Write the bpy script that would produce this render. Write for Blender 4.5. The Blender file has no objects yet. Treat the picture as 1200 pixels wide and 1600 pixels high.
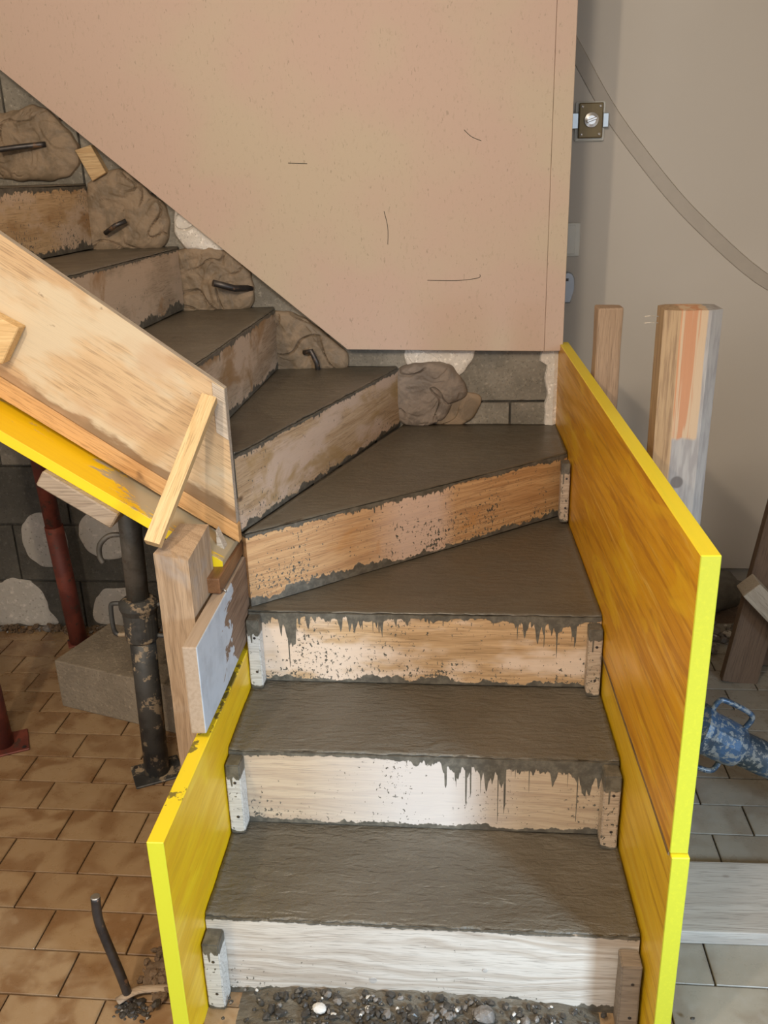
import bpy, bmesh, math, random
from mathutils import Vector, Matrix, noise
from mathutils.geometry import tessellate_polygon
C = bpy.context.scene.collection
scene = bpy.context.scene

# ------------------------------------------------------------------ camera
cam_d = bpy.data.cameras.new('camera'); cam = bpy.data.objects.new('camera', cam_d); C.objects.link(cam)
cam_d.sensor_fit = 'VERTICAL'; cam_d.sensor_height = 36.0; cam_d.lens = 1400.0 / 1600.0 * 36.0
cam_d.clip_start = 0.02; cam_d.clip_end = 60
CR = Vector((0.995654, 0.089012, -0.027398)); CU = Vector((-0.005717, 0.352039, 0.935968)); CW = Vector((-0.092957, 0.931743, -0.351018))   # right, up and view direction
bk = -CW
cam.matrix_world = Matrix(((CR.x, CU.x, bk.x, 0), (CR.y, CU.y, bk.y, 0), (CR.z, CU.z, bk.z, 1.40146), (0, 0, 0, 1)))
scene.camera = cam
# ------------------------------------------------------------------ world, lights, exposure
wd = bpy.data.worlds.new('world'); scene.world = wd; wd.use_nodes = True
wd.node_tree.nodes['Background'].inputs[0].default_value = (0.78, 0.82, 0.88, 1)
wd.node_tree.nodes['Background'].inputs[1].default_value = 0.85
def light(name, kind, loc, energy, color, target=None, size=None, size_y=None, radius=None):
    d = bpy.data.lights.new(name, kind); o = bpy.data.objects.new(name, d); C.objects.link(o)
    o.location = loc; d.energy = energy; d.color = color
    if radius is not None: d.shadow_soft_size = radius
    if size: d.shape = 'RECTANGLE'; d.size = size; d.size_y = size_y
    if target: o.rotation_euler = (Vector(target) - Vector(loc)).to_track_quat('-Z', 'Y').to_euler()
    return o
light('work_lamp', 'POINT', (-0.86, -0.10, 2.08), 44, (1.0, 0.82, 0.62), radius=0.04)
light('ceiling_lamp', 'POINT', (-0.30, 0.10, 2.20), 38, (1.0, 0.86, 0.70), radius=0.12)
wl_ = light('window_daylight', 'AREA', (1.50, -0.34, 1.25), 5.6, (0.58, 0.79, 1.0), target=(0.0, 1.35, 0.12), size=0.26, size_y=0.40)
wl_.data.spread = math.radians(58)
scene.view_settings.view_transform = 'Standard'
scene.view_settings.look = 'None'
scene.view_settings.exposure = 0.60
scene.view_settings.gamma = 1.0
scene.view_settings.use_curve_mapping = False

# ------------------------------------------------------------------ material helpers
class N:
    def __init__(s, name):
        s.m = bpy.data.materials.new(name); s.m.use_nodes = True; s.t = s.m.node_tree
        s.b = s.t.nodes['Principled BSDF']; s.tc = s.t.nodes.new('ShaderNodeTexCoord')
        s.obj = s.tc.outputs['Object']; s._sep = None
    def link(s, a, b): s.t.links.new(a, b)
    def put(s, inp, v):
        if hasattr(v, 'is_linked') or isinstance(v, bpy.types.NodeSocket): s.link(v, inp)
        elif isinstance(v, (tuple, list)):
            inp.default_value = (*v, 1) if (len(v) == 3 and len(inp.default_value) == 4) else v
        else: inp.default_value = v
    def sep(s, v=None):
        if v is None and s._sep: return s._sep
        n = s.t.nodes.new('ShaderNodeSeparateXYZ'); s.link(v or s.obj, n.inputs[0])
        r = (n.outputs[0], n.outputs[1], n.outputs[2])
        if v is None: s._sep = r
        return r
    def comb(s, x, y, z):
        n = s.t.nodes.new('ShaderNodeCombineXYZ')
        for i, v in enumerate((x, y, z)): s.put(n.inputs[i], v)
        return n.outputs[0]
    def math(s, op, a, b=0.0, c=0.0):
        n = s.t.nodes.new('ShaderNodeMath'); n.operation = op
        for i, v in enumerate((a, b, c)): s.put(n.inputs[i], v)
        return n.outputs[0]
    def vmap(s, scale=(1, 1, 1), loc=(0, 0, 0), rot=(0, 0, 0), v=None):
        n = s.t.nodes.new('ShaderNodeMapping'); s.link(v or s.obj, n.inputs[0])
        n.inputs[1].default_value = loc; n.inputs[2].default_value = rot; n.inputs[3].default_value = scale
        return n.outputs[0]
    def noise(s, v, scale=5, detail=3, rough=.55, dist=0.0):
        n = s.t.nodes.new('ShaderNodeTexNoise'); s.link(v, n.inputs['Vector'])
        n.inputs['Scale'].default_value = scale; n.inputs['Detail'].default_value = detail
        n.inputs['Roughness'].default_value = rough; n.inputs['Distortion'].default_value = dist
        return n.outputs[0]
    def voro(s, v, scale=5, feat='F1', rand=1.0):
        n = s.t.nodes.new('ShaderNodeTexVoronoi'); n.feature = feat; s.link(v, n.inputs['Vector'])
        n.inputs['Scale'].default_value = scale; n.inputs['Randomness'].default_value = rand
        return n.outputs[0]
    def wave(s, v, scale=5, dist=3, detail=2, dscale=1.0, direction='Z'):
        n = s.t.nodes.new('ShaderNodeTexWave'); n.bands_direction = direction; s.link(v, n.inputs['Vector'])
        n.inputs['Scale'].default_value = scale; n.inputs['Distortion'].default_value = dist
        n.inputs['Detail'].default_value = detail; n.inputs['Detail Scale'].default_value = dscale
        return n.outputs[1]
    def ramp(s, f, lo, hi, a=0.0, b=1.0, smooth=True):
        n = s.t.nodes.new('ShaderNodeMapRange'); n.interpolation_type = 'SMOOTHSTEP' if smooth else 'LINEAR'
        s.put(n.inputs[0], f); 
        if isinstance(lo, (int, float)) and isinstance(hi, (int, float)) and lo > hi:
            lo, hi, a, b = hi, lo, b, a
        s.put(n.inputs[1], lo); s.put(n.inputs[2], hi); s.put(n.inputs[3], a); s.put(n.inputs[4], b)
        return n.outputs[0]
    def mix(s, f, a, b, mode='MIX'):
        n = s.t.nodes.new('ShaderNodeMix'); n.data_type = 'RGBA'; n.blend_type = mode
        s.put(n.inputs[0], f); s.put(n.inputs[6], a); s.put(n.inputs[7], b)
        return n.outputs[2]
    def env(s, f, stops):
        n = s.t.nodes.new('ShaderNodeValToRGB'); s.put(n.inputs[0], f)
        el = n.color_ramp.elements
        while len(el) < len(stops): el.new(0.5)
        for e, (p, v) in zip(el, stops): e.position = p; e.color = (v, v, v, 1)
        n2 = s.t.nodes.new('ShaderNodeRGBToBW'); s.link(n.outputs[0], n2.inputs[0])
        return n2.outputs[0]
    def rnd(s):
        n = s.t.nodes.new('ShaderNodeObjectInfo'); return n.outputs['Random']
    def out(s, col, rough=.7, bump=None, bstr=.3, bdist=.002, metal=0.0, spec=None):
        s.put(s.b.inputs['Base Color'], col); s.put(s.b.inputs['Roughness'], rough); s.put(s.b.inputs['Metallic'], metal)
        if spec is not None: s.b.inputs['Specular IOR Level'].default_value = spec
        if bump is not None:
            n = s.t.nodes.new('ShaderNodeBump'); n.inputs['Strength'].default_value = bstr; n.inputs['Distance'].default_value = bdist
            s.link(bump, n.inputs['Height']); s.link(n.outputs[0], s.b.inputs['Normal'])
        return s.m

CEM = (0.115, 0.103, 0.080)
def wood(name, light, dark, seed=0, ring=34, grain=.55, stain=None, stain_amt=.5, white=None, white_amt=.0, wx=None,
         knots=.0, rough=.72, cement=None, spec=None, long=1.0, soft=0.0, band=None):
    """sawn timber, grain along local x; cement = dict(top, env, base, amp, bot, speck, zt)"""
    n = N(name); o = n.vmap(loc=(seed * 3.1, seed * 1.7, seed * 2.3))
    warp = n.noise(n.vmap((1.3 * long, 5, 5), v=o), 2.2, 2)
    x, y, z = n.sep(o)
    zz = n.math('ADD', n.math('ADD', z, n.math('MULTIPLY', y, .8)), n.math('MULTIPLY', warp, .10))
    lines = n.noise(n.comb(n.math('MULTIPLY', x, .6 * long), n.math('MULTIPLY', y, 4), n.math('MULTIPLY', zz, ring)), 3.2, 3, .6)
    fine = n.noise(n.vmap((6, 150, 150), v=o), 3, 3, .6)
    lf = n.ramp(lines, .38, .66)
    col = n.mix(n.math('MULTIPLY', lf, grain), light, dark)
    col = n.mix(n.ramp(fine, .50, .68, 0, .55), col, tuple(c * .50 for c in dark))
    saw = n.noise(n.vmap((1.5, 70, 70), loc=(3, 3, seed), v=o), 3, 4, .7)
    col = n.mix(n.ramp(saw, .56, .66, 0, .35), col, tuple(c * .7 for c in dark))
    if white:
        wf = n.noise(n.vmap((2.0, 2, 5), loc=(seed, 0, 0), v=o), 1.6, 4, .6)
        wm = n.ramp(wf, .62 - white_amt * .35, .72 - white_amt * .3)
        if wx: wm = n.math('MULTIPLY', n.ramp(wf, .22, .42), n.env(n.math('ADD', n.math('MULTIPLY', n.sep()[0], 1.25), .5), wx))
        col = n.mix(n.math('MULTIPLY', wm, .85), col, white)
    if stain:
        sf = n.noise(n.vmap((2.5, 4, 4), loc=(0, seed, 3), v=o), 1.9, 4, .6, .6)
        col = n.mix(n.ramp(sf, .72 - stain_amt * .3, .84 - stain_amt * .3, 0, .75), col, stain)
    if knots:
        kd = n.voro(n.vmap((5.5, 9, 9), loc=(seed * 5, 1, 2), v=o), 1.0)
        col = n.mix(n.ramp(kd, .05 + knots * .08, .02, 0, .8), col, (.10, .045, .02))
    if band:
        bx, by, bz = n.sep(); bn_ = n.noise(n.vmap((4, 1, 12)), 2.2, 4, .65)
        bb_ = n.math('SUBTRACT', bz, n.math('MULTIPLY', bn_, .055))
        col = n.mix(n.ramp(bb_, band + .006, band - .006, 0, .85), col, (.20, .105, .04))
        sp_ = n.noise(n.vmap((9, 1, 16), loc=(4, 0, 1)), 2.0, 4, .6)
        col = n.mix(n.ramp(sp_, .68, .74, 0, .75), col, (.16, .10, .06))
        pk_ = n.noise(n.vmap((2, 1, 4), loc=(1, 0, 7)), 2.0, 3, .6)
        col = n.mix(n.ramp(pk_, .52, .64, 0, .5), col, (.50, .31, .17))
    bump = n.math('ADD', n.math('MULTIPLY', lines, .6), n.math('MULTIPLY', fine, .5))
    r = rough
    if cement:
        c = cement; px, py, pz = n.sep()
        xx = n.comb(px, seed * .77, 0.3)
        lenx = n.noise(xx, 52, 2.5, .6); thin = n.noise(xx, 130, 1, .5); low = n.noise(xx, 9, 2, .6)
        wob = n.math('MULTIPLY', n.math('SUBTRACT', n.noise(n.obj, 60, 3, .6), .5), .010)
        u = n.math('ADD', n.math('MULTIPLY', px, 1.25), .5)
        env = n.env(u, c['env']) if 'env' in c else c.get('amp', .2)
        d = n.math('ADD', c.get('base', .004), n.math('MULTIPLY', n.ramp(low, .35, .7), c.get('base', .004)))
        sp = n.math('MULTIPLY', n.ramp(lenx, .42, .74), .075)
        th = n.math('MULTIPLY', n.ramp(thin, .60, .66), n.math('MULTIPLY', n.ramp(low, .38, .62), .15))
        body = n.math('MULTIPLY', .026, n.ramp(low, .35, .6))
        d = n.math('ADD', d, n.math('MULTIPLY', env, n.math('ADD', body, n.math('ADD', sp, th))))
        t = n.math('ADD', n.math('SUBTRACT', c['top'], pz), wob)
        mtop = n.ramp(n.math('SUBTRACT', d, t), -.0012, .0012)
        bn = n.noise(n.comb(px, seed, 0), 14, 4, .65)
        bl = n.math('ADD', c.get('bot', .010), n.math('MULTIPLY', n.ramp(bn, .35, .75), c.get('botn', .02)))
        mbot = n.ramp(n.math('SUBTRACT', bl, n.math('ADD', pz, wob)), -.0015, .0015)
        s1 = n.noise(n.vmap((1, 1, .75)), 130, 3, .7); s2 = n.noise(n.vmap(loc=(seed, 0, 2)), 7, 3, .6)
        k = c.get('speck', .5)
        low_z = n.ramp(pz, c['top'] * .75, 0.0, 0.0, .05)
        ms = n.ramp(n.math('ADD', n.math('ADD', s1, n.math('MULTIPLY', s2, .42)), low_z), .90 - k * .07, .915 - k * .07)
        m = n.math('MAXIMUM', n.math('MAXIMUM', mtop, mbot), ms)
        cc = n.mix(n.ramp(n.noise(n.obj, 45, 4, .7), .4, .66), tuple(q * .75 for q in CEM), tuple(q * 1.35 for q in CEM)); col = n.mix(m, col, cc); bump = n.math('ADD', bump, n.math('MULTIPLY', m, 1.4))
        r = n.ramp(m, 0, 1, rough, .55)
    return n.out(col, r, bump, .35, .0018, spec=spec)

def yellow_face(name, amber, streak, seed, bright=None, gloss=.28, dk=.80, sk=.55):
    n = N(name); o = n.vmap(loc=(seed, seed * 2, seed))
    a = n.noise(n.vmap((1.1, 12, 12), v=o), 1.6, 4, .6, .8)
    b = n.noise(n.vmap((2.0, 40, 40), v=o), 2.4, 4, .65, .3)
    f = n.noise(n.vmap((5, 170, 170), v=o), 2.5, 2)
    col = n.mix(n.ramp(a, .40, .62), amber, (amber[0] * dk, amber[1] * dk * .92, amber[2]))
    col = n.mix(n.ramp(b, .56, .72, 0, .75), col, streak)
    col = n.mix(n.ramp(f, .5, .7, 0, .22), col, (.30, .14, .01))
    lo = n.noise(n.vmap((.8, 22, 22), loc=(7, 2, seed), v=o), 1.5, 5, .7, 1.2)
    col = n.mix(n.ramp(lo, .52, .60, 0, sk), col, (amber[0] * .50, amber[1] * .38, .003))
    col = n.mix(n.ramp(lo, .42, .36, 0, sk), col, streak)
    sc = n.noise(n.vmap((9, 60, 60), loc=(4, 1, seed), v=o), 2.2, 3, .6)
    col = n.mix(n.ramp(sc, .73, .76, 0, .8), col, (.06, .045, .02))
    if bright:
        g = n.noise(n.vmap((3, 10, 10), v=o), 1.2, 3, .6, 1)
        col = n.mix(n.ramp(g, .55, .66, 0, .6), col, bright)
    return n.out(col, n.ramp(a, .3, .7, gloss, gloss + .2), n.math('ADD', b, f), .12, .001)
def soffit_face():
    n = N('yellow_soffit_face'); x, y, z = n.sep()
    a = n.noise(n.vmap((3, 40, 40)), 2.2, 4, .65); c = n.noise(n.vmap((5, 14, 14)), 3, 5, .7, .5)
    col = n.mix(n.ramp(a, .4, .7, 0, .5), (.88, .56, .004), (.80, .46, .01))
    m = n.math('ADD', n.math('MULTIPLY', n.ramp(x, -.42, -.12), .55), n.math('ADD', n.math('MULTIPLY', c, 1.1), n.math('MULTIPLY', n.ramp(y, 1.60, 1.68), .35)))
    col = n.mix(n.ramp(m, 1.02, 1.12, 0, .9), col, (.40, .34, .25))
    return n.out(col, .5, a, .15, .001)
def yellow_edge(name, col=(.66, .66, .035), seed=0, worn=.0):
    n = N(name); o = n.vmap(loc=(seed, seed, 0))
    a = n.noise(n.vmap((3, 60, 60), v=o), 2.5, 4, .65); f = n.noise(o, 160, 3)
    c = n.mix(n.ramp(a, .45, .8, 0, .35), col, (.66, .60, .03))
    c = n.mix(n.ramp(n.noise(o, 16, 5, .7), .70 - worn * .18, .73 - worn * .18, 0, .85), c, (.10, .08, .03))
    return n.out(c, .45, n.math('ADD', a, n.math('MULTIPLY', f, .2)), .2, .0008)
def concrete_wet(name, bst=.8, c1=(0.098, 0.084, 0.062), c2=(0.130, 0.114, 0.088)):
    n = N(name); o = n.obj
    big = n.noise(o, 3.2, 3, .5); rip = n.math('ADD', n.math('MULTIPLY', n.noise(n.vmap((14, 48, 9)), 1.9, 2, .4, .7), .8), n.math('MULTIPLY', n.noise(n.vmap((1, 1.5, 1)), 55, 2, .5, .5), .45))
    fine = n.noise(o, 170, 4, .65); grit = n.voro(o, 210)
    col = n.mix(n.ramp(big, .35, .68), c1, c2)
    col = n.mix(n.ramp(fine, .55, .8, 0, .5), col, (0.19, 0.17, 0.14))
    h = n.math('ADD', n.math('MULTIPLY', rip, 1.6), n.math('MULTIPLY', fine, .45))
    h = n.math('ADD', h, n.math('MULTIPLY', n.ramp(grit, 0, .35), .12))
    return n.out(col, n.ramp(n.noise(o, 8, 3), .3, .7, .30, .50), h, bst, .0040)
def concrete_old(name, a, b, seed=0, rough=.9, pit=.6, sc=1.0):
    n = N(name); o = n.vmap(loc=(seed, seed, seed))
    x = n.noise(o, 6 * sc, 4, .6); f = n.noise(o, 70 * sc, 5, .7); v = n.voro(o, 110 * sc)
    col = n.mix(n.ramp(x, .35, .66), a, b)
    col = n.mix(n.ramp(f, .52, .7, 0, .6), col, tuple(c * 1.6 for c in b))
    col = n.mix(n.ramp(v, .28, .05, 0, .55), col, tuple(c * .35 for c in a))
    return n.out(col, rough, n.math('ADD', n.math('MULTIPLY', f, 1.2), n.math('MULTIPLY', v, pit)), .7, .004)
def mortar(name, a, b, seed=0):
    n = N(name); o = n.vmap(loc=(seed, seed, 0))
    x = n.noise(o, 14, 4, .65, .8); f = n.noise(o, 110, 4, .7)
    col = n.mix(n.ramp(x, .38, .62), a, b); col = n.mix(n.ramp(f, .6, .75, 0, .35), col, tuple(c * .5 for c in a))
    return n.out(col, n.ramp(x, .3, .7, .5, .8), n.math('ADD', x, n.math('MULTIPLY', f, .4)), .5, .004)
def metal(name, a, b, rough=.5, met=.6, spots=None, amt=.5, sc=40, seed=0):
    n = N(name); o = n.vmap(loc=(seed, 0, seed)); x = n.noise(o, 14, 4, .6); f = n.noise(o, sc, 5, .7)
    col = n.mix(n.ramp(x, .4, .6), a, b)
    m = met
    if spots:
        k = n.ramp(f, .60 - amt * .12, .66 - amt * .12); col = n.mix(k, col, spots); m = n.ramp(k, 0, 1, met, 0)
    return n.out(col, rough, f, .4, .0015, metal=m)
def plain(name, col, rough=.5, met=0.0, var=.12, sc=30):
    n = N(name); f = n.noise(n.obj, sc, 3)
    return n.out(n.mix(n.ramp(f, .3, .7, 0, 1), col, tuple(c * (1 - var) for c in col)), rough, f, .1, .0008, metal=met)

# ------------------------------------------------------------------ mesh helpers
def mesh_obj(name, verts, faces, mat, parent=None, mw=None, mats=None, smooth=False):
    me = bpy.data.meshes.new(name); me.from_pydata([tuple(v) for v in verts], [], faces)
    bm = bmesh.new(); bm.from_mesh(me); bmesh.ops.recalc_face_normals(bm, faces=bm.faces); bm.to_mesh(me); bm.free()
    for m in (mats or [mat]): me.materials.append(m)
    if smooth:
        for p in me.polygons: p.use_smooth = True
    o = bpy.data.objects.new(name, me); C.objects.link(o)
    if mw is not None: o.matrix_world = mw
    if parent:
        o.parent = parent; o.matrix_parent_inverse = parent.matrix_world.inverted()
    return o
def bm_obj(name, bm, mat, parent=None, mw=None, mats=None, smooth=False):
    bmesh.ops.recalc_face_normals(bm, faces=bm.faces)
    me = bpy.data.meshes.new(name); bm.to_mesh(me); bm.free()
    for m in (mats or [mat]): me.materials.append(m)
    if smooth:
        for p in me.polygons: p.use_smooth = True
    o = bpy.data.objects.new(name, me); C.objects.link(o)
    if mw is not None: o.matrix_world = mw
    if parent:
        o.parent = parent; o.matrix_parent_inverse = parent.matrix_world.inverted()
    return o
def tag(o, label=None, cat=None, group=None, kind=None):
    if label: o['label'] = label
    if cat: o['category'] = cat
    if group: o['group'] = group
    if kind: o['kind'] = kind
    return o
def empty(name, loc=(0, 0, 0)):
    o = bpy.data.objects.new(name, None); C.objects.link(o); o.matrix_world = Matrix.Translation(loc); o.empty_display_size = .05
    return o
def frame(p0, p1, up=(0, 0, 1)):
    """matrix with origin p0, local x towards p1, local z close to up"""
    p0 = Vector(p0); x = (Vector(p1) - p0).normalized(); y = Vector(up).cross(x).normalized(); z = x.cross(y)
    return Matrix(((x.x, y.x, z.x, p0.x), (x.y, y.y, z.y, p0.y), (x.z, y.z, z.z, p0.z), (0, 0, 0, 1)))
def box_bm(a, b, bev=.0015, seg=1, jitter=0.0, seed=0):
    bm = bmesh.new(); bmesh.ops.create_cube(bm, size=1)
    for v in bm.verts:
        v.co = Vector([(a[i] + b[i]) / 2 + v.co[i] * (b[i] - a[i]) for i in range(3)])
    if bev: bmesh.ops.bevel(bm, geom=bm.edges[:], offset=bev, segments=seg, affect='EDGES', profile=.6)
    return bm
def box(name, a, b, mat, parent=None, mw=None, bev=.0015, seg=1):
    return bm_obj(name, box_bm(a, b, bev, seg), mat, parent, mw)
def beam(name, p0, p1, w, t, mat, parent=None, up=(0, 0, 1), bev=.0015, cuts=0, warp=.0, seed=0):
    """timber from p0 to p1 (centre line); w across local y, t across local z"""
    L = (Vector(p1) - Vector(p0)).length
    bm = box_bm((0, -w / 2, -t / 2), (L, w / 2, t / 2), 0)
    if cuts:
        es = [e for e in bm.edges if abs((e.verts[0].co - e.verts[1].co).x) > L * .9]
        bmesh.ops.subdivide_edges(bm, edges=es, cuts=cuts, use_grid_fill=True)
    if bev:
        es = [e for e in bm.edges if len(e.link_faces) == 2 and e.calc_face_angle(0) > .6]
        bmesh.ops.bevel(bm, geom=es, offset=bev, segments=2, affect='EDGES', profile=.6)
    if warp:
        for v in bm.verts:
            q = noise.noise_vector(Vector((v.co.x * 6 + seed, v.co.y * 14, v.co.z * 14 + seed)))
            v.co += q * warp
    return bm_obj(name, bm, mat, parent, frame(p0, p1, up))
def prism(name, poly, a, b, mat, axis='y', parent=None, mw=None, bev=0.0, mats=None, edge_mat=None):
    """polygon in the plane across axis, extruded from a to b along it"""
    bm = bmesh.new()
    def P(p, t):
        return (p[0], t, p[1]) if axis == 'y' else ((p[0], p[1], t) if axis == 'z' else (t, p[0], p[1]))
    A = [bm.verts.new(P(p, a)) for p in poly]; B = [bm.verts.new(P(p, b)) for p in poly]
    bm.faces.new(A); bm.faces.new(B[::-1]); n = len(poly)
    for i in range(n):
        f = bm.faces.new((A[i], A[(i + 1) % n], B[(i + 1) % n], B[i]))
        if edge_mat is not None: f.material_index = edge_mat
    if bev: bmesh.ops.bevel(bm, geom=bm.edges[:], offset=bev, segments=1, affect='EDGES')
    return bm_obj(name, bm, mat, parent, mw, mats)
def tube(name, pts, r, mat, parent=None, seg=12, cap=True, mw=None, radii=None, flat=None):
    pts = [Vector(p) for p in pts]; vs = []; fs = []
    prev = None
    for i, p in enumerate(pts):
        d = (pts[min(i + 1, len(pts) - 1)] - pts[max(i - 1, 0)]).normalized()
        if prev is None: a = d.orthogonal().normalized()
        else: a = (prev - d * prev.dot(d)).normalized()
        prev = a; b = d.cross(a); rr = radii[i] if radii else r
        for k in range(seg):
            t = 2 * math.pi * k / seg; vs.append(p + a * math.cos(t) * rr + b * math.sin(t) * rr)
    for i in range(len(pts) - 1):
        for k in range(seg):
            fs.append((i * seg + k, i * seg + (k + 1) % seg, (i + 1) * seg + (k + 1) % seg, (i + 1) * seg + k))
    if cap: fs.append(tuple(range(seg))); fs.append(tuple(range((len(pts) - 1) * seg, len(pts) * seg)))
    o = mesh_obj(name, vs, fs, mat, parent, mw)
    for p in o.data.polygons: p.use_smooth = len(p.vertices) == 4
    return o
def smooth_path(pts, n=6):
    pts = [Vector(p) for p in pts]; out = []
    for i in range(len(pts) - 1):
        p0 = pts[max(i - 1, 0)]; p1 = pts[i]; p2 = pts[i + 1]; p3 = pts[min(i + 2, len(pts) - 1)]
        for k in range(n):
            t = k / n
            out.append(.5 * ((2 * p1) + (-p0 + p2) * t + (2 * p0 - 5 * p1 + 4 * p2 - p3) * t * t + (-p0 + 3 * p1 - 3 * p2 + p3) * t ** 3))
    out.append(pts[-1]); return out
def lathe(name, prof, p0, p1, mat, parent=None, seg=24):
    """prof = [(distance along axis, radius)]"""
    d = (Vector(p1) - Vector(p0)).normalized()
    pts = [Vector(p0) + d * s for s, _ in prof]; a = d.orthogonal().normalized(); b = d.cross(a); vs = []; fs = []
    for p, (_, r) in zip(pts, prof):
        for k in range(seg):
            t = 2 * math.pi * k / seg; vs.append(p + a * math.cos(t) * r + b * math.sin(t) * r)
    for i in range(len(prof) - 1):
        for k in range(seg): fs.append((i * seg + k, i * seg + (k + 1) % seg, (i + 1) * seg + (k + 1) % seg, (i + 1) * seg + k))
    fs.append(tuple(range(seg))); fs.append(tuple(range((len(prof) - 1) * seg, len(prof) * seg)))
    o = mesh_obj(name, vs, fs, mat, parent)
    return o
def patch(name, outline, y, depth, mat, parent, seed=0, lumps=1.0, rings=44, seg=150, wobble=.008, power=.5, fscale=1.0):
    """lumpy trowelled or cracked patch lying on the wall at y, thickness towards the viewer (-y)"""
    cx = sum(p[0] for p in outline) / len(outline); cz = sum(p[1] for p in outline) / len(outline)
    n = len(outline); per = []
    path = smooth_path([(p[0], 0, p[1]) for p in outline] + [(outline[0][0], 0, outline[0][1])], 40)[:-1]
    for k in range(seg):
        q = path[int(k * len(path) / seg)]; w = noise.noise(Vector((q.x * 28 + seed, 0, q.z * 28))) * wobble
        d = Vector((q.x - cx, 0, q.z - cz)); d = d * (1 + w / max(d.length, .02)); per.append(d)
    vs = [(cx, y - depth * .8, cz)]; fs = []
    for i in range(1, rings + 1):
        t = i / rings
        for k in range(seg):
            p = Vector((cx, 0, cz)) + per[k] * t
            q = Vector((p.x * 17 * fscale + seed, seed, p.z * 17 * fscale))
            wq = q + noise.noise_vector(q * .6) * .9
            def terr(v, steps):
                f = v * steps; i0 = math.floor(f); fr = f - i0
                return (i0 + max(0, min(1, (fr - .40) / .20))) / steps
            n1 = noise.noise(wq * .42 + Vector((4, 0, 0))) * .5 + .5; n2 = noise.noise(wq * 1.1 + Vector((9, 0, 5))) * .5 + .5
            crack = max(0, 1 - abs(noise.noise(wq * .75 + Vector((0, 3, 1)))) * 16) * max(0, min(1, noise.noise(q * .4) * 4 + .6))
            h = .42 + (.55 * terr(n1, 5) + .30 * terr(n2, 4) - .10) * lumps + noise.fractal(q * 3, 1, 2, 3) * .05 * lumps - .30 * crack * lumps
            prof = max(0.0, 1 - t ** 9) ** power
            vs.append((p.x, y - max(depth * prof * max(h, .06), 0.0) + (0.004 if i == rings else 0), p.z))
    for k in range(seg): fs.append((0, 1 + k, 1 + (k + 1) % seg))
    for i in range(rings - 1):
        a = 1 + i * seg; b = a + seg
        for k in range(seg): fs.append((a + k, b + k, b + (k + 1) % seg, a + (k + 1) % seg))
    return mesh_obj(name, vs, fs, mat, parent, smooth=lumps < .5)
def rubble(name, centre_fn, count, rmin, rmax, mat, parent=None, seed=1, mats=None):
    rng = random.Random(seed); bm = bmesh.new()
    for i in range(count):
        c = centre_fn(rng); r = rng.uniform(rmin, rmax) * (rng.random() ** 1.5 * .7 + .5)
        res = bmesh.ops.create_icosphere(bm, subdivisions=1, radius=r)
        s = Vector((rng.uniform(.8, 1.5), rng.uniform(.7, 1.2), rng.uniform(.5, .9))); rot = Matrix.Rotation(rng.uniform(0, 6.3), 3, 'Z') @ Matrix.Rotation(rng.uniform(-.6, .6), 3, 'X')
        mi = 0 if rng.random() > .12 or not mats else len(mats) - 1
        for v in res['verts']:
            v.co = rot @ Vector((v.co.x * s.x * rng.uniform(.82, 1.15), v.co.y * s.y * rng.uniform(.82, 1.15), v.co.z * s.z)) + Vector(c)
        for f in {f for v in res['verts'] for f in v.link_faces}: f.material_index = mi
    return bm_obj(name, bm, mat, parent, mats=mats)

# ------------------------------------------------------------------ materials
M = {}
M['riser_1'] = wood('white_pine_grey_sheen', (.60, .55, .48), (.38, .31, .24), 1, 22, .8, stain=(.50, .40, .25), stain_amt=.1,
    cement=dict(top=.173, base=.0012, amp=.015, bot=.010, botn=.022, speck=-.35))
M['riser_2'] = wood('pine_whitened_mid', (.52, .39, .24), (.34, .22, .12), 2, 30, .75, white=(.60, .55, .51), wx=[(0, .25), (.2, .3), (.45, 1), (.62, .95), (.75, .25), (1, .1)],
    cement=dict(top=.173, base=.004, env=[(0, .02), (.42, .03), (.5, .22), (.60, .45), (.66, .8), (.8, .55), (.95, 1.0)], bot=.010, botn=.016, speck=.45))
M['riser_3'] = wood('pine_peach_speckled', (.58, .39, .215), (.36, .22, .10), 3.3, 30, .7, stain=(.42, .25, .11), stain_amt=.25, white=(.72, .58, .46), white_amt=.5,
    cement=dict(top=.173, base=.005, env=[(0, .25), (.12, .9), (.42, .8), (.5, .12), (.72, .1), (.78, .85), (.9, .6), (1, .3)], bot=.010, botn=.022, speck=1.0))
M['riser_4'] = wood('pine_orange_worn', (.58, .35, .155), (.38, .185, .06), 4.1, 34, .7, stain=(.50, .24, .07), stain_amt=.5, white=(.70, .54, .46), wx=[(0, .1), (.3, .15), (.42, .8), (.55, .8), (.62, .1), (1, .0)],
    cement=dict(top=.173, base=.004, amp=.10, bot=.010, botn=.030, speck=.85))
M['riser_5'] = wood('pine_pinkish_stained', (.56, .40, .25), (.36, .225, .11), 5.7, 20, .6, stain=(.38, .24, .09), stain_amt=.6, white=(.62, .47, .36), white_amt=.5, knots=.4,
    cement=dict(top=.173, base=.003, amp=.05, bot=.008, botn=.020, speck=.45))
M['riser_6'] = wood('pine_brown_patch', (.46, .35, .245), (.30, .20, .115), 6.2, 20, .6, stain=(.30, .165, .055), stain_amt=.75, white=(.60, .46, .34), white_amt=.5,
    cement=dict(top=.173, base=.004, amp=.10, bot=.010, botn=.020, speck=.35))
M['riser_7'] = wood('pine_pale_rusty', (.50, .38, .27), (.34, .24, .15), 7.4, 20, .5, stain=(.36, .19, .07), stain_amt=.5, white=(.62, .47, .34), white_amt=.6,
    cement=dict(top=.173, base=.002, amp=.04, bot=.012, botn=.030, speck=.2))
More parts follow.
